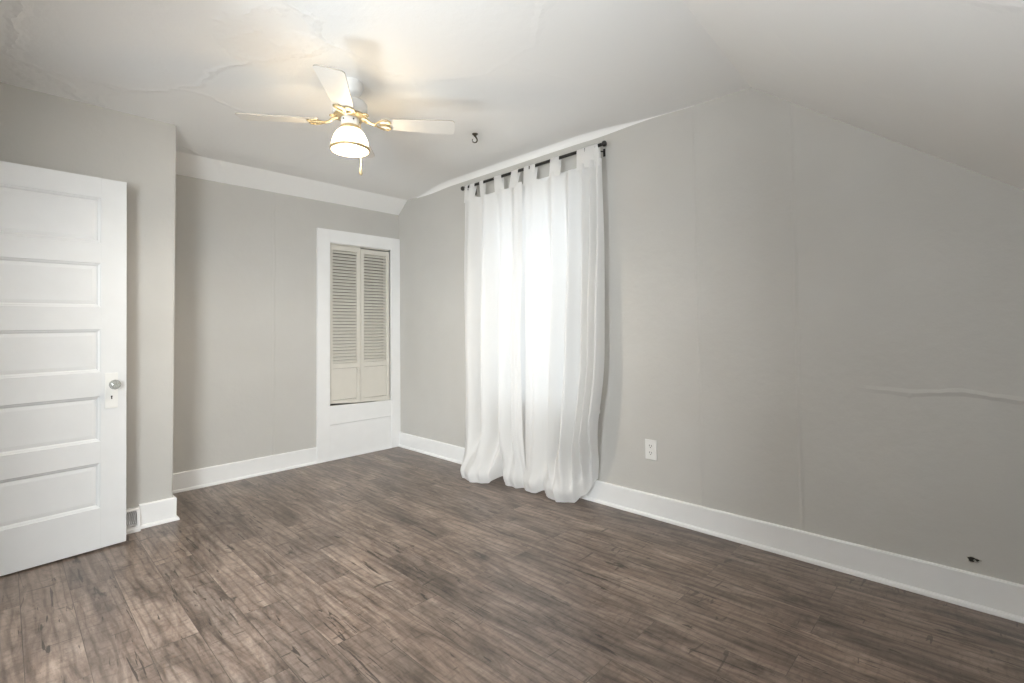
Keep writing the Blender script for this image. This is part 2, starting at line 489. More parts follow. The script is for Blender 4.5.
# side wall with openings added for light, and the knee wall behind the camera
DY0, DY1, DZ1 = 0.83, 1.60, 1.98
bm = NB()
SY0, SY1, SZ0, SZ1 = 2.30, 3.45, 0.26, 1.85       # added window opening for the fill light
for y0, y1, z0, z1 in ((JY, DY0, 0, None), (DY0, DY1, DZ1, None), (DY1, SY0, 0, None), (SY0, SY1, 0, SZ0), (SY0, SY1, SZ1, None), (SY1, YR+T, 0, None)):
    prism(bm, wpoly(y0, y1, z0, z1), 'x', XS, XS+T)
tag(obj('wall_front', bm, 'wall'), 'grey side wall with the hall doorway and window opening added for light', 'wall', kind='structure')
bm = NB()
box(bm, XS+T, XS+1.4, 1.86, 1.96, 0, 2.5)  # added blocker, stops the low fill light leaking through the doorway
tag(obj('light_block_wall', bm, 'wall'), 'added wall keeping the low fill light out of the doorway', 'wall', kind='structure')
bm = NB()
box(bm, XW, XS, YR, YR+T, 0, ceil_z(0, YR)+0.03)  # unseen wall, given a dark colour to dim the right end
tag(obj('wall_knee', bm, 'closet'), 'low knee wall under the sloping ceiling, darkened to cut bounced light', 'wall', kind='structure')

# ------------------------------------------------------------------ baseboards (board, shoe and worn top edge in one profile)
def base_profile(h=0.136, t=0.014, s=0.013):
    return [(0, 0), (t+s, 0), (t+s, 0.006), (t+s*0.85, 0.013), (t+s*0.45, 0.018), (t, 0.0195), (t, h-0.006), (t-0.004, h), (0, h)]
bm = NB()
prism(bm, [(XW+p, z) for p, z in base_profile()], 'y', YB, YR)     # (x, z) along y
tag(obj('baseboard_right', bm, 'trim'), 'long white baseboard along the window wall', 'baseboard', kind='structure')
bm = NB()
prism(bm, [(YB+p, z) for p, z in base_profile()], 'x', 0.82, JX)
tag(obj('baseboard_back', bm, 'trim'), 'white baseboard on the back wall left of the closet', 'baseboard', kind='structure')
# jut baseboard wraps the corner; it stops at the floor register
bm = NB()
pr = base_profile(0.136, 0.016, 0.014)
rings = []
for k, (x, y, dx, dy) in enumerate(((JX, YB, -1, 0), (JX, JY, -1, 1), (2.138, JY, 0, 1))):
    rings.append([Vector((x + dx*p, y + dy*p, z)) for p, z in pr])
sweep(bm, None, rings)
rings = [[Vector((x, JY + p, z)) for p, z in pr] for x in (2.45, XS)]
sweep(bm, None, rings)
tag(obj('baseboard_left', bm, 'trim'), 'short white baseboard wrapping the corner beside the door', 'baseboard', kind='structure')

# painted cove over the curtain rod
bm = NB(); rows = []
for i in range(33):
    y = lerp(0.30, 3.0, i/32)
    k = sstep(0.20, 0.70, y)*(1-sstep(2.25, 2.85, y))
    zc = ceil_z(0, y) + 0.004; hh = 0.006 + 0.040*k; w = 0.004 + 0.026*k
    rows.append([Vector((XW, y, zc)), Vector((XW, y, zc-hh)), Vector((XW+0.18*w, y, zc-0.62*hh)), Vector((XW+0.45*w, y, zc-0.32*hh)), Vector((XW+w, y, zc-0.004)), Vector((XW+w, y, zc+0.002))])
sweep(bm, None, rows)
tag(obj('trim_2', bm, 'ceiling', smooth='auto'), 'white painted cove between ceiling and window wall above the rod', 'cove', kind='structure')

# ------------------------------------------------------------------ closet casing and louvered bifold
t1 = thing('trim_1', 'wide white casing and apron boards framing the louvered closet', 'door casing', (0, 0, 0), kind='structure')
bm = NB(); box(bm, CX1, 0.819, YB, 0.012, 0, 2.028, 0.003)
obj('side_casing', bm, 'trim', t1)
bm = NB(); box(bm, -0.011, CX0, YB, 0.012, 0, 2.028, 0.003)
obj('side_casing', bm, 'trim', t1)
bm = NB(); box(bm, CX0, CX1, YB, 0.0115, CZ1, 2.028, 0.002)
obj('head_casing', bm, 'trim', t1)
bm = NB(); prism(bm, [(CX0, 0.309), (CX1, 0.309), (CX1, 0.474), (CX0, 0.456)], 'y', YB, 0.010)
obj('apron_board', bm, 'trim', t1)
bm = NB(); box(bm, CX0, CX1, YB, 0.007, 0.0, 0.306, 0.002)
obj('apron_board', bm, 'trim', t1)
bm = NB(); box(bm, CX0, 0.819, 0.007, 0.019, 0.0, 0.013, 0.004)
obj('shoe_strip', bm, 'trim', t1)
bm = NB()
box(bm, CX0-0.012, CX0, YB-T, YB-0.001, CZ0, CZ1); box(bm, CX1, CX1+0.012, YB-T, YB-0.001, CZ0, CZ1)
box(bm, CX0, CX1, YB-T, YB-0.001, CZ1-0.001, CZ1+0.012)
obj('jamb', bm, 'trim', t1)
bm = NB()
box(bm, CX0-0.05, CX1+0.05, -0.42, -0.40, 0.40, 2.0)
box(bm, CX0-0.05, CX0-0.03, -0.40, YB-T, 0.40, 2.0); box(bm, CX1+0.03, CX1+0.05, -0.40, YB-T, 0.40, 2.0)
box(bm, CX0-0.03, CX1+0.03, -0.40, YB-T, 1.98, 2.0); box(bm, CX0-0.03, CX1+0.03, -0.40, YB-T, 0.40, 0.42)
obj('closet_interior', bm, 'closet', t1)

dr = thing('door_2', 'cream louvered bifold closet door above white apron boards', 'closet door', (0, 0, 0), kind='structure')
YD0, YD1 = YB-0.028, YB-0.004
def leaf(x0, x1, zb, zt, drop):
    st = 0.034 if x1-x0 > 0.28 else 0.03
    bm = NB()
    box(bm, x0, x0+st, YD0, YD1, zb, zt, 0.002); box(bm, x1-st, x1, YD0, YD1, zb+drop, zt, 0.002)
    prism(bm, [(x0+st-0.001, zb), (x1-st+0.001, zb+drop), (x1-st+0.001, zb+0.042), (x0+st-0.001, zb+0.040)], 'y', YD0+0.001, YD1-0.0005)
    for a, b in ((0.795, 0.838), (zt-0.045, zt)):
        box(bm, x0+st-0.001, x1-st+0.001, YD0+0.001, YD1-0.0005, a, b, 0.0015)
    lf = obj('door_leaf', bm, 'cream', dr)
    bm = NB(); n = 35
    for i in range(n):
        z = lerp(0.853, zt-0.060, i/(n-1))
        # tilted slat: front edge low, back edge high
        prism(bm, [(YD1-0.001, z-0.0120), (YD1-0.001, z-0.0060), (YD0+0.004, z+0.0135), (YD0+0.004, z+0.0075)], 'x', x0+st-0.002, x1-st+0.002)
    obj('louver_slats', bm, 'cream', lf)
    bm = NB(); box(bm, x0+st+0.002, x1-st-0.002, YD0+0.004, YD1-0.006, zb+0.0445, 0.792)
    obj('flat_panel', bm, 'cream', lf)
    return lf
l1 = leaf(0.3995, 0.7015, 0.471, 1.900, 0.017)
l2 = leaf(0.0925, 0.3965, 0.463, 1.892, 0.008)
bm = NB(); lathe(bm, [(0, -0.001), (0.006, 0.0), (0.006, 0.008), (0.012, 0.013), (0.014, 0.019), (0.010, 0.025), (0, 0.027)], (0.438, YD1, 0.785), 18, 'y')
obj('knob', bm, 'cream', l1, smooth='auto')
bm = NB(); box(bm, CX0+0.004, CX1-0.004, YD0, YD1-0.003, 1.903, CZ1, 0.001)
obj('top_track', bm, 'cream', dr)

# ------------------------------------------------------------------ window behind the curtains
w = thing('window_1', 'white double hung window behind the sheer curtains', 'window', (0, 0, 0), kind='structure')
bm = NB()
for y0, y1, z0, z1 in ((WY0-0.09, WY0, WZ0, WZ1+0.02), (WY1, WY1+0.09, WZ0, WZ1+0.02), (WY0-0.1, WY1+0.1, WZ1+0.02, WZ1+0.12)):
    box(bm, XW, XW+0.014, y0, y1, z0, z1, 0.003)
box(bm, XW, XW+0.012, WY0-0.09, WY1+0.09, WZ0-0.11, WZ0-0.026, 0.003)
obj('casing', bm, 'trim', w)
bm = NB(); box(bm, XW-0.06, XW+0.035, WY0-0.11, WY1+0.11, WZ0-0.026, WZ0, 0.004)
obj('sill', bm, 'trim', w)
bm = NB()
box(bm, XW-T, XW, WY0-0.001, WY0+0.02, WZ0, WZ1); box(bm, XW-T, XW, WY1-0.02, WY1+0.001, WZ0, WZ1); box(bm, XW-T, XW, WY0, WY1, WZ1-0.02, WZ1+0.001)
obj('frame', bm, 'trim', w)
def sash(x, z0, z1):
    bm = NB(); a, b = WY0+0.02, WY1-0.02
    for y0, y1, p, q in ((a, a+0.045, z0, z1), (b-0.045, b, z0, z1), (a, b, z0, z0+0.05), (a, b, z1-0.045, z1)):
        box(bm, x-0.016, x+0.016, y0, y1, p, q, 0.002)
    s = obj('sash', bm, 'trim', w)
    bm = NB(); box(bm, x-0.002, x+0.002, a+0.04, b-0.04, z0+0.045, z1-0.04)
    obj('pane', bm, 'pane', s)
sash(XW-0.085, 1.285, WZ1-0.02); sash(XW-0.045, WZ0, 1.33)

w2 = thing('fill_window', 'white framed window added in the unseen side wall for fill light', 'window', (0, 0, 0), kind='structure')  # unseen window, added to let the fill lights in
bm = NB()
for y0, y1, z0, z1 in ((SY0-0.09, SY0, SZ0-0.1, SZ1+0.1), (SY1, SY1+0.09, SZ0-0.1, SZ1+0.1), (SY0, SY1, SZ1, SZ1+0.1), (SY0, SY1, SZ0-0.1, SZ0)):
    box(bm, XS-0.014, XS, y0, y1, z0, z1, 0.003)
obj('casing', bm, 'trim', w2)
bm = NB()
for y0, y1, z0, z1 in ((SY0, SY0+0.04, SZ0, SZ1), (SY1-0.04, SY1, SZ0, SZ1), (SY0, SY1, SZ0, SZ0+0.04), (SY0, SY1, SZ1-0.04, SZ1), (SY0, SY1, 1.28, 1.32)):
    box(bm, XS+0.04, XS+0.07, y0, y1, z0, z1, 0.002)
s2 = obj('sash', bm, 'trim', w2)
bm = NB(); box(bm, XS+0.053, XS+0.057, SY0+0.03, SY1-0.03, SZ0+0.03, SZ1-0.03)
obj('pane', bm, 'pane', s2)

# ------------------------------------------------------------------ open five panel door
DW, DH = 0.765, 1.958
ang = math.atan2(0.0762, 0.9971)
d = thing('door_1', 'open white five panel door with glass knob, standing at left', 'door', (2.223, 0.791, 0.0), ang, kind='structure')
# local: +x towards the hinge, +y towards the camera; front face at y = 0
TH = 0.036
d.rotation_euler = (0.0, 0.0095, ang)            # the old door hangs slightly out of plumb
zs = [(0.221, 0.455), (0.567, 0.803), (0.929, 1.155), (1.271, 1.504), (1.610, 1.852)]
PX0, PX1 = 0.110, DW-0.110
bm = NB()
box(bm, 0, PX0, -TH, 0, 0.012, DH, 0.002); box(bm, PX1, DW, -TH, 0, 0.012, DH, 0.002)
rails = [0.012] + [v for p in zs for v in p] + [DH]
for a, b in zip(rails[0::2], rails[1::2]):
    box(bm, PX0-0.0005, PX1+0.0005, -TH, 0, a, b, 0.0)
obj('door_frame', bm, 'door', d)
for a, b in zs:
    bm = NB()
    rings = []
    steps = [(0.0, 0.0), (0.004, -0.004), (0.010, -0.006), (0.016, -0.012), (0.017, -0.012), (0.034, -0.009)]
    for ins, dep in steps:
        rings.append([Vector((PX0+ins, dep, a+ins)), Vector((PX1-ins, dep, a+ins)), Vector((PX1-ins, dep, b-ins)), Vector((PX0+ins, dep, b-ins))])
    V = [[bm.verts.new(v) for v in r] for r in rings]
    for p, q in zip(V, V[1:]):
        for k in range(4): bm.faces.new((p[k], p[(k+1) % 4], q[(k+1) % 4], q[k]))
    bm.faces.new(V[-1])
    bk = [bm.verts.new((v.co.x, -TH+0.008, v.co.z)) for v in V[0]]
    for k in range(4): bm.faces.new((bk[k], bk[(k+1) % 4], V[0][(k+1) % 4], V[0][k]))
    bm.faces.new(bk[::-1])
    obj('recessed_panel', bm, 'door', d)
bm = NB(); box(bm, 0.038, 0.093, -0.001, 0.0045, 0.735, 0.922, 0.0015)
pl = obj('lock_plate', bm, 'plastic', d)
bm = NB()
lathe(bm, [(0, 0.0), (0.0042, 0.0), (0.0042, 0.0012), (0, 0.0012)], (0.0645, 0.0045, 0.797), 14, 'y')
prism(bm, [(0.0625, 0.797), (0.0665, 0.797), (0.0675, 0.783), (0.0615, 0.783)], 'y', 0.0045, 0.0057)
obj('keyhole', bm, 'dark', pl)
bm = NB()
lathe(bm, [(0, 0), (0.017, 0), (0.017, 0.003), (0.011, 0.006), (0.009, 0.020), (0.012, 0.024), (0.012, 0.028), (0, 0.028)], (0.0600, 0.004, 0.862), 24, 'y')
obj('knob_shank', bm, 'nickel', d, smooth='auto')
bm = NB()
lathe(bm, [(0, 0.030), (0.013, 0.030), (0.020, 0.036), (0.0255, 0.046), (0.0255, 0.051), (0.020, 0.059), (0.011, 0.062), (0, 0.062)], (0.0600, 0.003, 0.862), 12, 'y')
obj('glass_knob', bm, 'knob', d)
bm = NB(); box(bm, -0.0012, 0.0, -TH+0.006, -0.006, 0.76, 0.91, 0.0)
obj('latch_plate', bm, 'nickel', d)
for z in (0.25, 1.70):
    bm = NB(); tube(bm, [(DW+0.004, -0.004, z), (DW+0.004, -0.004, z+0.09)], 0.006, 10)
    obj('hinge', bm, 'nickel', d)

# ------------------------------------------------------------------ floor register
v = thing('floor_register', 'small white metal baseboard register half hidden behind the open door', 'vent', (0, 0, 0))
bm = NB()
VX0, VX1 = 2.138, 2.448
VY, VF0, VF1 = JY+0.001, JY+0.056, JY+0.030       # back, foot of the face, top of the face
def face_y(z): return lerp(VF0, VF1, (z-0.018)/(0.122-0.018))
sec = [(VY, 0.0), (VF0+0.006, 0.0), (VF0+0.006, 0.016), (VF0, 0.019), (VF1, 0.118), (VF1-0.006, 0.126), (VY, 0.126)]
for a, b in ((VX0, VX0+0.014), (VX1-0.014, VX1)):
    prism(bm, sec, 'x', a, b)
prism(bm, [(VY, 0.0), (VF0+0.006, 0.0), (VF0+0.006, 0.016), (VF0, 0.019), (VF0-0.003, 0.030), (VY, 0.030)], 'x', VX0+0.014, VX1-0.014)
prism(bm, [(VY, 0.112), (face_y(0.112), 0.112), (VF1, 0.118), (VF1-0.006, 0.126), (VY, 0.126)], 'x', VX0+0.014, VX1-0.014)
obj('register_frame', bm, 'vent', v)
bm = NB()
x = VX0+0.019
while x < VX1-0.018:
    pts = []
    for i in range(7):
        z = lerp(0.026, 0.115, i/6)
        pts.append((x + 0.010*math.sin(PI*i/6)-0.004, face_y(z)-0.003, z))
    tube(bm, pts, 0.0017, 5)
    x += 0.0088
obj('register_grille', bm, 'vent', v)
bm = NB(); box(bm, VX0+0.012, VX1-0.012, VY+0.001, VY+0.004, 0.02, 0.12)
obj('register_back', bm, 'ventgap', v)

# ------------------------------------------------------------------ outlet and cable hole
o = thing('wall_outlet', 'white electrical outlet low on the grey wall right of the curtains', 'outlet', (XW, 2.6885, 0.398))
bm = NB(); box(bm, 0.0, 0.006, -0.0365, 0.0365, -0.059, 0.059, 0.002)
obj('cover_plate', bm, 'plastic', o)
for s in (-1, 1):
    bm = NB()
    n = 20; pts = []
    for k in range(n):
        a = 2*PI*k/n
        pts.append((max(-0.0168, min(0.0168, 0.020*math.cos(a))), s*0.0205 + 0.0145*max(-0.92, min(0.92, math.sin(a)*1.1))))
    prism(bm, pts, 'x', 0.006, 0.0078)
    rc = obj('receptacle', bm, 'plastic', o)
    bm = NB()
    box(bm, 0.0078, 0.0083, -0.0085, -0.0055, s*0.0205-0.001, s*0.0205+0.009); box(bm, 0.0078, 0.0083, 0.0055, 0.0085, s*0.0205-0.001, s*0.0205+0.008)
    lathe(bm, [(0, 0.0078), (0.0030, 0.0078), (0.0030, 0.0083), (0, 0.0083)], (0, 0, s*0.0205-0.0075), 10, 'x')
    obj('slots', bm, 'dark', rc)
bm = NB(); lathe(bm, [(0.0032, 0.006), (0.0030, 0.0070), (0, 0.0074)], (0, 0, 0), 12, 'x')
obj('screw', bm, 'plastic', o)

h = thing('cable_hole', 'small ragged dark hole with cable stub in the wall above the baseboard at far right', 'wall hole', (XW, 4.092, 0.187))
bm = NB(); n = 22
ri = []; ro = []
for k in range(n):
    a = 2*PI*k/n; q = 1+0.14*math.sin(3*a+1)+0.08*math.sin(5*a)
    ri.append((0.0165*q*math.cos(a), 0.0095*q*math.sin(a)))
    ro.append((0.0215*q*math.cos(a)+0.0015, 0.0135*q*math.sin(a)))
rings = [[Vector((0.0, y, z)) for y, z in ro], [Vector((0.0025, y*0.94, z*0.94)) for y, z in ro], [Vector((0.0022, y, z)) for y, z in ri]]
V = [[bm.verts.new(p) for p in r] for r in rings]
for a, b in zip(V, V[1:]):
    for k in range(n): bm.faces.new((a[k], a[(k+1) % n], b[(k+1) % n], b[k]))
obj('plaster_rim', bm, 'plaster', h)
bm = NB(); prism(bm, ri, 'x', 0.0, 0.0012)
obj('hole', bm, M['dark'], h)
bm = NB(); tube(bm, [(0.001, 0.004, -0.001), (0.006, 0.006, -0.002), (0.011, 0.009, -0.006)], 0.0035, 8)
obj('cable_stub', bm, 'nickel', h, smooth='auto')

# ------------------------------------------------------------------ ceiling hook
hz = ceil_z(0.54, 1.75)
k = thing('ceiling_hook', 'small dark metal swag hook screwed into the white ceiling', 'hook', (0.536, 1.747, hz))
bm = NB(); lathe(bm, [(0, 0.001), (0.020, 0.001), (0.019, -0.004), (0.011, -0.010), (0.008, -0.016), (0.005, -0.020), (0, -0.020)], (0, 0, 0), 20)
obj('base_cup', bm, 'bronze', k, smooth='auto')
bm = NB()
e = cr.copy(); e.z = 0; e.normalize()
pts = [e*-0.0 + Vector((0, 0, -0.012)), e*0.006 + Vector((0, 0, -0.024))]
for i in range(13):
    a = lerp(math.radians(40), math.radians(-205), i/12)
    pts.append(Vector((0, 0, -0.042)) + e*(0.016*math.cos(a)-0.002) + Vector((0, 0, 0.017*math.sin(a))))
tube(bm, pts, [0.0065, 0.0055] + [lerp(0.0045, 0.0032, i/12) for i in range(13)], 10)
obj('hook_arm', bm, 'bronze', k, smooth='auto')

# ------------------------------------------------------------------ ceiling fan
FX, FY = 1.454, 1.794
FZ = ceil_z(FX, FY)
fan = thing('ceiling_fan', 'white and brass four blade ceiling fan with a lit glass shade', 'ceiling fan', (FX, FY, FZ))
def Z(z): return z - FZ
bm = NB(); lathe(bm, [(0, 0.002), (0.062, 0.002), (0.066, -0.006), (0.066, -0.030), (0.060, -0.052), (0.046, -0.068), (0.022, -0.074), (0, -0.074)], seg=40)
obj('canopy', bm, 'fan', fan, smooth='auto')
bm = NB(); lathe(bm, [(0, -0.070), (0.016, -0.070), (0.016, -0.100), (0, -0.100)], seg=20)
obj('downrod', bm, 'dark', fan, smooth='auto')
bm = NB(); lathe(bm, [(0, Z(2.342)), (0.040, Z(2.340)), (0.074, Z(2.330)), (0.086, Z(2.318)), (0.088, Z(2.300)), (0.088, Z(2.268)), (0.082, Z(2.258)), (0.060, Z(2.252)), (0, Z(2.252))], seg=44)
mh = obj('motor_housing', bm, 'fan', fan, smooth='auto')
bm = NB(); lathe(bm, [(0.060, Z(2.254)), (0.080, Z(2.258)), (0.083, Z(2.252)), (0.074, Z(2.243)), (0.050, Z(2.240)), (0.0, Z(2.240))], seg=44)
obj('brass_ring', bm, 'brass', mh, smooth='auto')
bm = NB(); lathe(bm, [(0, Z(2.242)), (0.044, Z(2.242)), (0.047, Z(2.236)), (0.047, Z(2.206)), (0.044, Z(2.198)), (0, Z(2.198))], seg=36)
sw = obj('switch_housing', bm, 'fan', fan, smooth='auto')
for a in (0.35, 1.45, 2.6, 3.7, 4.8, 5.8):
    bm = NB(); p = Vector((math.cos(a), math.sin(a), 0))
    tube(bm, [p*0.0465 + Vector((0, 0, Z(2.225))), p*0.050 + Vector((0, 0, Z(2.225)))], 0.0042, 8)
    obj('screw', bm, 'dark', sw)
bm = NB(); lathe(bm, [(0, Z(2.200)), (0.046, Z(2.200)), (0.050, Z(2.196)), (0.052, Z(2.186)), (0.050, Z(2.177)), (0.044, Z(2.173)), (0, Z(2.173))], seg=40)
ft = obj('light_fitter', bm, 'brass', fan, smooth='auto')
for a in (0.9, 3.0, 5.1):
    bm = NB(); p = Vector((math.cos(a), math.sin(a), 0))
    tube(bm, [p*0.050 + Vector((0, 0, Z(2.184))), p*0.060 + Vector((0, 0, Z(2.184))), p*0.064 + Vector((0, 0, Z(2.184)))], [0.0028, 0.0028, 0.006], 8)
    obj('thumb_screw', bm, 'brass', ft, smooth='auto')
# bell shaped shade with an inner and an outer face
outer = [(0.042, 2.184), (0.050, 2.180), (0.064, 2.170), (0.077, 2.152), (0.086, 2.128), (0.092, 2.102), (0.096, 2.079)]
inner = [(r-0.004, z) for r, z in reversed(outer)]
bm = NB(); lathe(bm, [(r, Z(z)) for r, z in outer + [(0.094, 2.076)] + inner], seg=48)
sh = obj('glass_shade', bm, 'shade', fan, smooth='auto')
bm = NB(); lathe(bm, [(0.0935, Z(2.088)), (0.0985, Z(2.088)), (0.1000, Z(2.083)), (0.1000, Z(2.074)), (0.0975, Z(2.070)), (0.0930, Z(2.070)), (0.0905, Z(2.074)), (0.0905, Z(2.078))], seg=48)
obj('shade_rim', bm, 'rim', sh, smooth='auto')
bm = NB(); lathe(bm, [(0, Z(2.175)), (0.014, Z(2.175)), (0.016, Z(2.150)), (0.024, Z(2.135)), (0.030, Z(2.115)), (0.028, Z(2.098)), (0.018, Z(2.086)), (0, Z(2.082))], seg=28)
obj('light_bulb', bm, 'bulb', fan, smooth=True)
# blades
th0 = math.radians(-9.0)
h2 = Vector((fw.x, fw.y, 0)).normalized(); r2 = Vector((cr.x, cr.y, 0)).normalized()
near = -h2*math.cos(th0) - r2*math.sin(th0)
BZ = Z(2.222)
def blade_frame(dirv):
    cw = Vector((dirv.y, -dirv.x, 0))          # clockwise side seen from above
    p = math.radians(9)
    wv = cw*math.cos(p) + Vector((0, 0, math.sin(p)))
    nv = dirv.cross(wv)
    return dirv, wv, nv
for q in range(4):
    dv = Matrix.Rotation(q*PI/2, 3, 'Z') @ near
    D, Wv, Nv = blade_frame(dv)
    base = Vector((0, 0, BZ))
    def L(r_, w_, n_=0.0): return base + D*r_ + Wv*w_ + Nv*n_
    # blade outline: narrow root, wider rounded tip
    out = []
    R0, R1 = 0.155, 0.545
    for i in range(9):
        a = lerp(PI*0.5, PI, i/8)              # root corners, rounded
        out.append((R0 + 0.018 + 0.018*math.cos(a), 0.048 - 0.018 + 0.018*math.sin(a)))
    half = out[:]                              # upper root corner
    up = list(reversed(half))                  # from root to side
    tip = []
    for i in range(9):
        a = lerp(PI*0.5, 0, i/8)
        tip.append((R1 - 0.024 + 0.024*math.cos(a), 0.066 - 0.026 + 0.026*math.sin(a)))
    side = up + tip
    poly = side + [(x_, -y_) for x_, y_ in reversed(side)]
    bm = NB()
    A = [bm.verts.new(L(x_, y_, 0.003)) for x_, y_ in poly]; B = [bm.verts.new(L(x_, y_, -0.003)) for x_, y_ in poly]
    bm.faces.new(A); bm.faces.new(B[::-1])
    for i in range(len(poly)):
        j = (i+1) % len(poly); bm.faces.new((A[i], B[i], B[j], A[j]))
    bl = obj('fan_blade', bm, 'blade', fan)
    bl.data.materials.append(M['edge'])
    for p in bl.data.polygons:
        if len(p.vertices) == 4: p.material_index = 1
    # brass iron: curved arm and a heart shaped loop below the blade
    sgn = 1 if Nv.z > 0 else -1
    low_n = -0.0075*sgn
    bm = NB()
    tube(bm, [Vector((0, 0, Z(2.246))) + D*0.060, Vector((0, 0, Z(2.238))) + D*0.085, Vector((0, 0, Z(2.222))) + D*0.105, L(0.128, 0, low_n)], [0.010, 0.008, 0.007, 0.007], 10)
    for s in (-1, 1):
        lobe = [(0.122, 0.0), (0.136, 0.014), (0.152, 0.032), (0.172, 0.044), (0.192, 0.046), (0.205, 0.036), (0.206, 0.020), (0.196, 0.008), (0.178, 0.003), (0.150, 0.002)]
        tube(bm, [L(a_, s*b_, low_n) for a_, b_ in lobe], 0.0052, 8, flat=0.8)
    tube(bm, [L(0.128, -0.012, low_n), L(0.120, 0.0, low_n), L(0.128, 0.012, low_n)], 0.005, 8)
    for s in (-1, 1):
        tube(bm, [L(0.185, s*0.043, low_n*0.6), L(0.185, s*0.043, low_n*1.6)], 0.007, 10)
    # scroll near the motor
    for s in (-1, 1):
        sc = []
        for i in range(14):
            a = i/13*2.1*PI; rr = 0.020*(1-i/18)
            sc.append(Vector((0, 0, Z(2.246))) + D*(0.083 - rr*math.cos(a)*0.9) + Wv*(s*(0.026 + rr*math.sin(a))))
        tube(bm, sc, 0.0042, 8)
    obj('blade_iron', bm, 'brass', fan, smooth='auto')
# pull chains
bm = NB()
cp = r2*0.058 - h2*0.015
tube(bm, [r2*0.046 + Vector((0, 0, Z(2.205))), cp + Vector((0, 0, Z(2.200))), cp*1.05 + Vector((0, 0, Z(2.170)))], 0.0016, 6)
zz = 2.170
while zz > 1.975:
    bmesh.ops.create_icosphere(bm, subdivisions=1, radius=0.0017, matrix=Matrix.Translation(cp*1.05 + Vector((0, 0, Z(zz)))))
    zz -= 0.0042
pc = obj('pull_chain', bm, 'brass', fan, smooth=True)
bm = NB(); lathe(bm, [(0, Z(1.976)), (0.003, Z(1.974)), (0.004, Z(1.966)), (0.0075, Z(1.955)), (0.0085, Z(1.945)), (0.005, Z(1.937)), (0, Z(1.935))], cp*1.05, 16)
obj('pull_knob', bm, 'brass', pc, smooth=True)

# ------------------------------------------------------------------ curtain rod
RX, RZ = 0.082, 2.292
rod = thing('curtain_rod', 'thin black metal curtain rod mounted above the window', 'curtain rod', (RX, 1.765, RZ))
bm = NB(); tube(bm, [(0, -0.655, 0), (0, 0.665, 0)], 0.0110, 14)
obj('rod', bm, 'black', rod, smooth='auto')
for s, y in ((-1, -0.655), (1, 0.665)):
    bm = NB()
    lathe(bm, [(0, -0.004*s), (0.011, -0.004*s), (0.011, 0.006*s), (0.008, 0.010*s), (0.010, 0.014*s), (0.017, 0.020*s), (0.019, 0.030*s), (0.015, 0.038*s), (0, 0.041*s)], (0, y, 0), 22, 'y')
    obj('finial', bm, 'black', rod, smooth='auto')
for y in (-0.625, 0.632):
    bm = NB()
    box(bm, XW-RX+0.0005, XW-RX+0.005, y-0.008, y+0.008, -0.045, 0.006, 0.001)
    tube(bm, [(XW-RX+0.004, y, -0.012), (-0.030, y, -0.026), (-0.008, y, -0.020), (0.008, y, -0.018), (0.014, y, -0.006)], 0.0042, 8)
    obj('bracket', bm, 'black', rod, smooth='auto')

# ------------------------------------------------------------------ curtains
rnd = random.Random(3)
def wob(y, z, s):      # soft irregular wrinkles
    return (math.sin(y*23+s+z*3.1)*math.sin(z*9.0+s*2+y*5) + 0.6*math.sin(y*41+z*17+s*3))*0.5

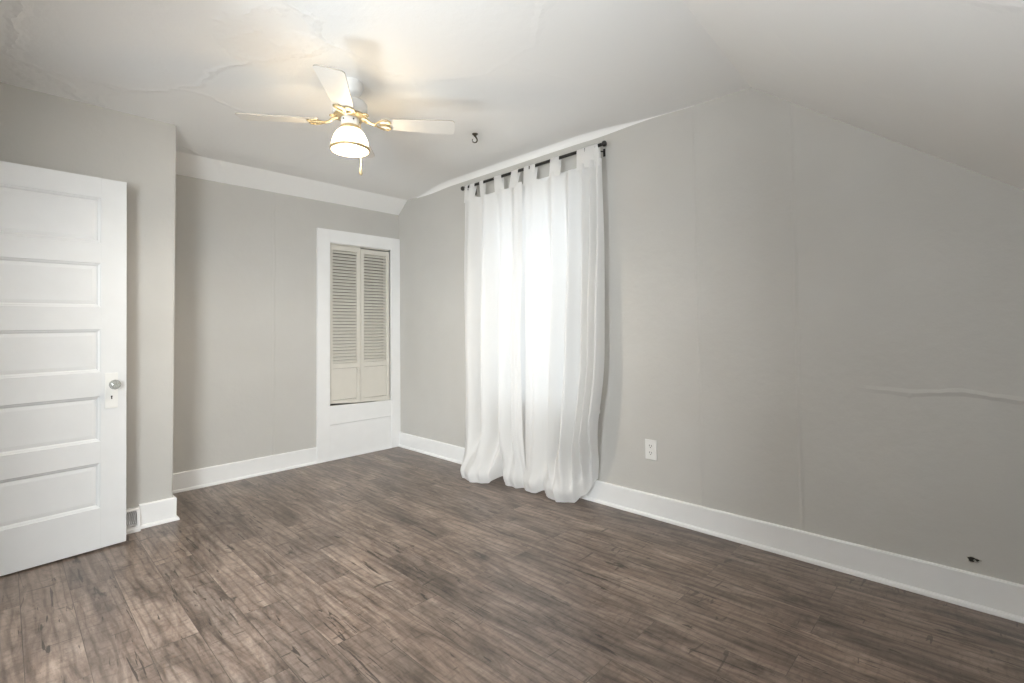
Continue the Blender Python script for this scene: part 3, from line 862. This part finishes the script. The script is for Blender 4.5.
def curtain(label, ya, yb, depth, foot, hem, shift, tabs, sag, seed):
    """depth: (y, x) folds at the top; foot: (y, x) of the hem on the floor; hem: (y, z) lift of the hem;
    shift: function(y, t) sideways drift, t = 0 at the top and 1 at the floor."""
    cu_ = thing('curtain', label, 'curtain', (RX, (ya+yb)/2, 2.2), group=None)
    ox, oy, oz = RX, (ya+yb)/2, 2.2
    NU, NV = 150, 96
    bm = NB(); rows = []
    for i in range(NU+1):
        y = lerp(ya, yb, i/NU); col = []
        zt = 2.203 - interp(sag, y)
        fx = interp(foot, y); zh = interp(hem, y)
        xf = interp(depth, y)
        for j in range(NV+1):
            v = j/NV
            if v < 0.80: t = v/0.80; z = lerp(zt, 0.34, t)
            else: t = (v-0.80)/0.20; z = lerp(0.34, zh, t)
            tt = 1 - max(0.0, z)/2.2                        # 0 top .. 1 floor
            amp = 0.55 + 0.75*sstep(0.0, 0.5, tt)
            xb = 0.086 + (xf-0.078)*amp*2.0 + 0.020*tt
            s = 1 - sstep(0.0, 0.42, z-zh)                   # puddle blend
            bulge = 0.026*math.exp(-((z-zh-0.065)/0.05)**2)*sstep(0.05, 0.15, fx)
            x = lerp(xb, fx, s) + bulge
            x += 0.0045*math.sin(y*96+1.6*math.sin(z*1.3+seed)+seed)*(0.35+0.65*tt)*(0.4+0.6*math.sin(y*31+seed)**2)
            x += 0.0035*wob(y, z*0.35, seed)*(0.4+tt) + 0.012*wob(y*1.3, z*1.6, seed+2)*s*(1-sstep(0.3, 0.45, z))
            yy = y + shift(y, tt) + 0.006*math.cos(y*70+seed)*(0.3+tt)*(1-s)
            x = max(x, 0.012 if z < 0.15 else 0.008)
            if z > 0.45: x = max(x, 0.030 if z < 0.56 or z > 0.64 else 0.040)
            col.append(Vector((x-ox, yy-oy, max(z, 0.003)-oz)))
        rows.append(col)
    grid(bm, rows)
    obj('drape', bm, 'cloth', cu_, smooth=True, fix=True)
    # turned hem at the top
    bm = NB(); hr = []
    for i in range(0, NU+1, 2):
        p = rows[i]
        hr.append([p[0] + Vector((0.0018, 0, 0.0)), p[1] + Vector((0.0022, 0, 0)), p[2] + Vector((0.0016, 0, 0))])
    grid(bm, hr)
    obj('top_hem', bm, 'cloth', cu_, smooth=True)
    # tabs over the rod
    for (yc, wd, tw) in tabs:
        bm = NB(); rr = []
        i0 = min(range(NU+1), key=lambda i: abs(lerp(ya, yb, i/NU)-yc))
        attach = rows[i0][1]
        prof = []
        for q in range(7): prof.append((lerp(attach.x+0.004, 0.0145, q/6), lerp(attach.z-0.010, 2.292-oz-0.004, q/6)))
        for q in range(1, 8):
            a = lerp(0, PI, q/8); prof.append((0.0145*math.cos(a), 2.292-oz+0.0145*math.sin(a)))
        for q in range(7): prof.append((lerp(-0.0145, attach.x-0.003, q/6), lerp(2.292-oz-0.004, attach.z-0.010, q/6)))
        n = len(prof)
        for q, (px, pz) in enumerate(prof):
            k = abs(q-(n-1)/2)/((n-1)/2)
            w2 = wd*(0.40+0.14*k); row = []
            for m_ in range(5):
                s = m_/4*2-1
                row.append(Vector((px + tw*0.012*s*k + 0.0025*(1-s*s), yc-oy + s*w2, pz)))
            rr.append(row)
        grid(bm, rr)
        obj('tab', bm, 'cloth', cu_, smooth=True)
    return cu_

# left panel
RG, VA = 0.104, 0.050
depthL = [(1.105, 0.060), (1.135, 0.090), (1.207, RG), (1.290, VA), (1.382, RG+0.004), (1.471, VA), (1.568, RG), (1.640, 0.070), (1.700, RG+0.004), (1.745, 0.100), (1.77, 0.095)]
footL = [(1.105, 0.05), (1.15, 0.15), (1.25, 0.255), (1.346, 0.285), (1.43, 0.255), (1.49, 0.20), (1.525, 0.075), (1.56, 0.12), (1.60, 0.162), (1.70, 0.160), (1.745, 0.105)]
hemL = [(1.105, 0.02), (1.15, 0.006), (1.47, 0.004), (1.525, 0.045), (1.57, 0.004), (1.745, 0.004)]
sagL = [(1.105, 0.0), (1.17, 0.012), (1.213, 0.002), (1.27, 0.014), (1.323, 0.002), (1.41, 0.030), (1.507, 0.002), (1.60, 0.026), (1.687, 0.002), (1.745, 0.008)]
def shiftL(y, t): return 0.028*sstep(0.45, 1, t)*sstep(1.105, 1.3, y) + 0.012*math.sin(t*5+y*4)*sstep(0, 0.3, t)*(1-sstep(0.9, 1, t))
curtain('white sheer tab top curtain panel on the left half of the black rod', 1.108, 1.768, depthL, footL, hemL, shiftL,
        [(1.142, 0.046, 0.4), (1.213, 0.060, -0.5), (1.323, 0.055, 0.5), (1.507, 0.088, 0.0), (1.687, 0.080, 0.3)], sagL, 1.3)
# right panel
depthR = [(1.625, 0.052), (1.765, 0.052), (1.795, 0.088), (1.867, 0.088), (1.968, 0.056), (2.048, 0.098), (2.120, 0.050), (2.200, 0.108), (2.262, 0.050), (2.300, 0.102), (2.335, 0.056), (2.366, 0.112), (2.396, 0.060), (2.420, 0.105), (2.440, 0.07)]
footR = [(1.625, 0.045), (1.73, 0.05), (1.76, 0.08), (1.80, 0.142), (1.862, 0.160), (1.915, 0.150), (1.955, 0.115), (2.00, 0.145), (2.06, 0.165), (2.13, 0.175), (2.22, 0.160), (2.30, 0.120), (2.36, 0.075), (2.40, 0.05), (2.44, 0.02)]
hemR = [(1.755, 0.02), (1.80, 0.004), (1.90, 0.006), (1.955, 0.028), (2.00, 0.004), (2.30, 0.004), (2.36, 0.05), (2.44, 0.16)]
sagR = [(1.755, 0.008), (1.804, 0.002), (1.84, 0.012), (1.864, 0.004), (1.96, 0.034), (2.066, 0.002), (2.18, 0.034), (2.284, 0.002), (2.32, 0.010), (2.351, 0.0), (2.44, 0.0)]
def shiftR(y, t):
    pull = -0.11*sstep(0.55, 1.0, t)*sstep(2.0, 2.40, y)
    drift = -0.06*sstep(0.1, 0.9, t)*math.exp(-((y-2.12)/0.08)**2)
    return pull + drift*(1-sstep(0.88, 1, t)) + 0.010*math.sin(t*4.3+y*3)*sstep(0, 0.3, t)*(1-sstep(0.85, 1, t))
curtain('white sheer tab top curtain panel bunched at the right end of the black rod', 1.625, 2.436, depthR, footR, hemR, shiftR,
        [(1.804, 0.058, 0.4), (1.864, 0.052, -0.4), (2.066, 0.085, 0.0), (2.284, 0.070, 0.3), (2.351, 0.070, -0.3), (2.392, 0.060, 0.4)], sagR, 4.1)
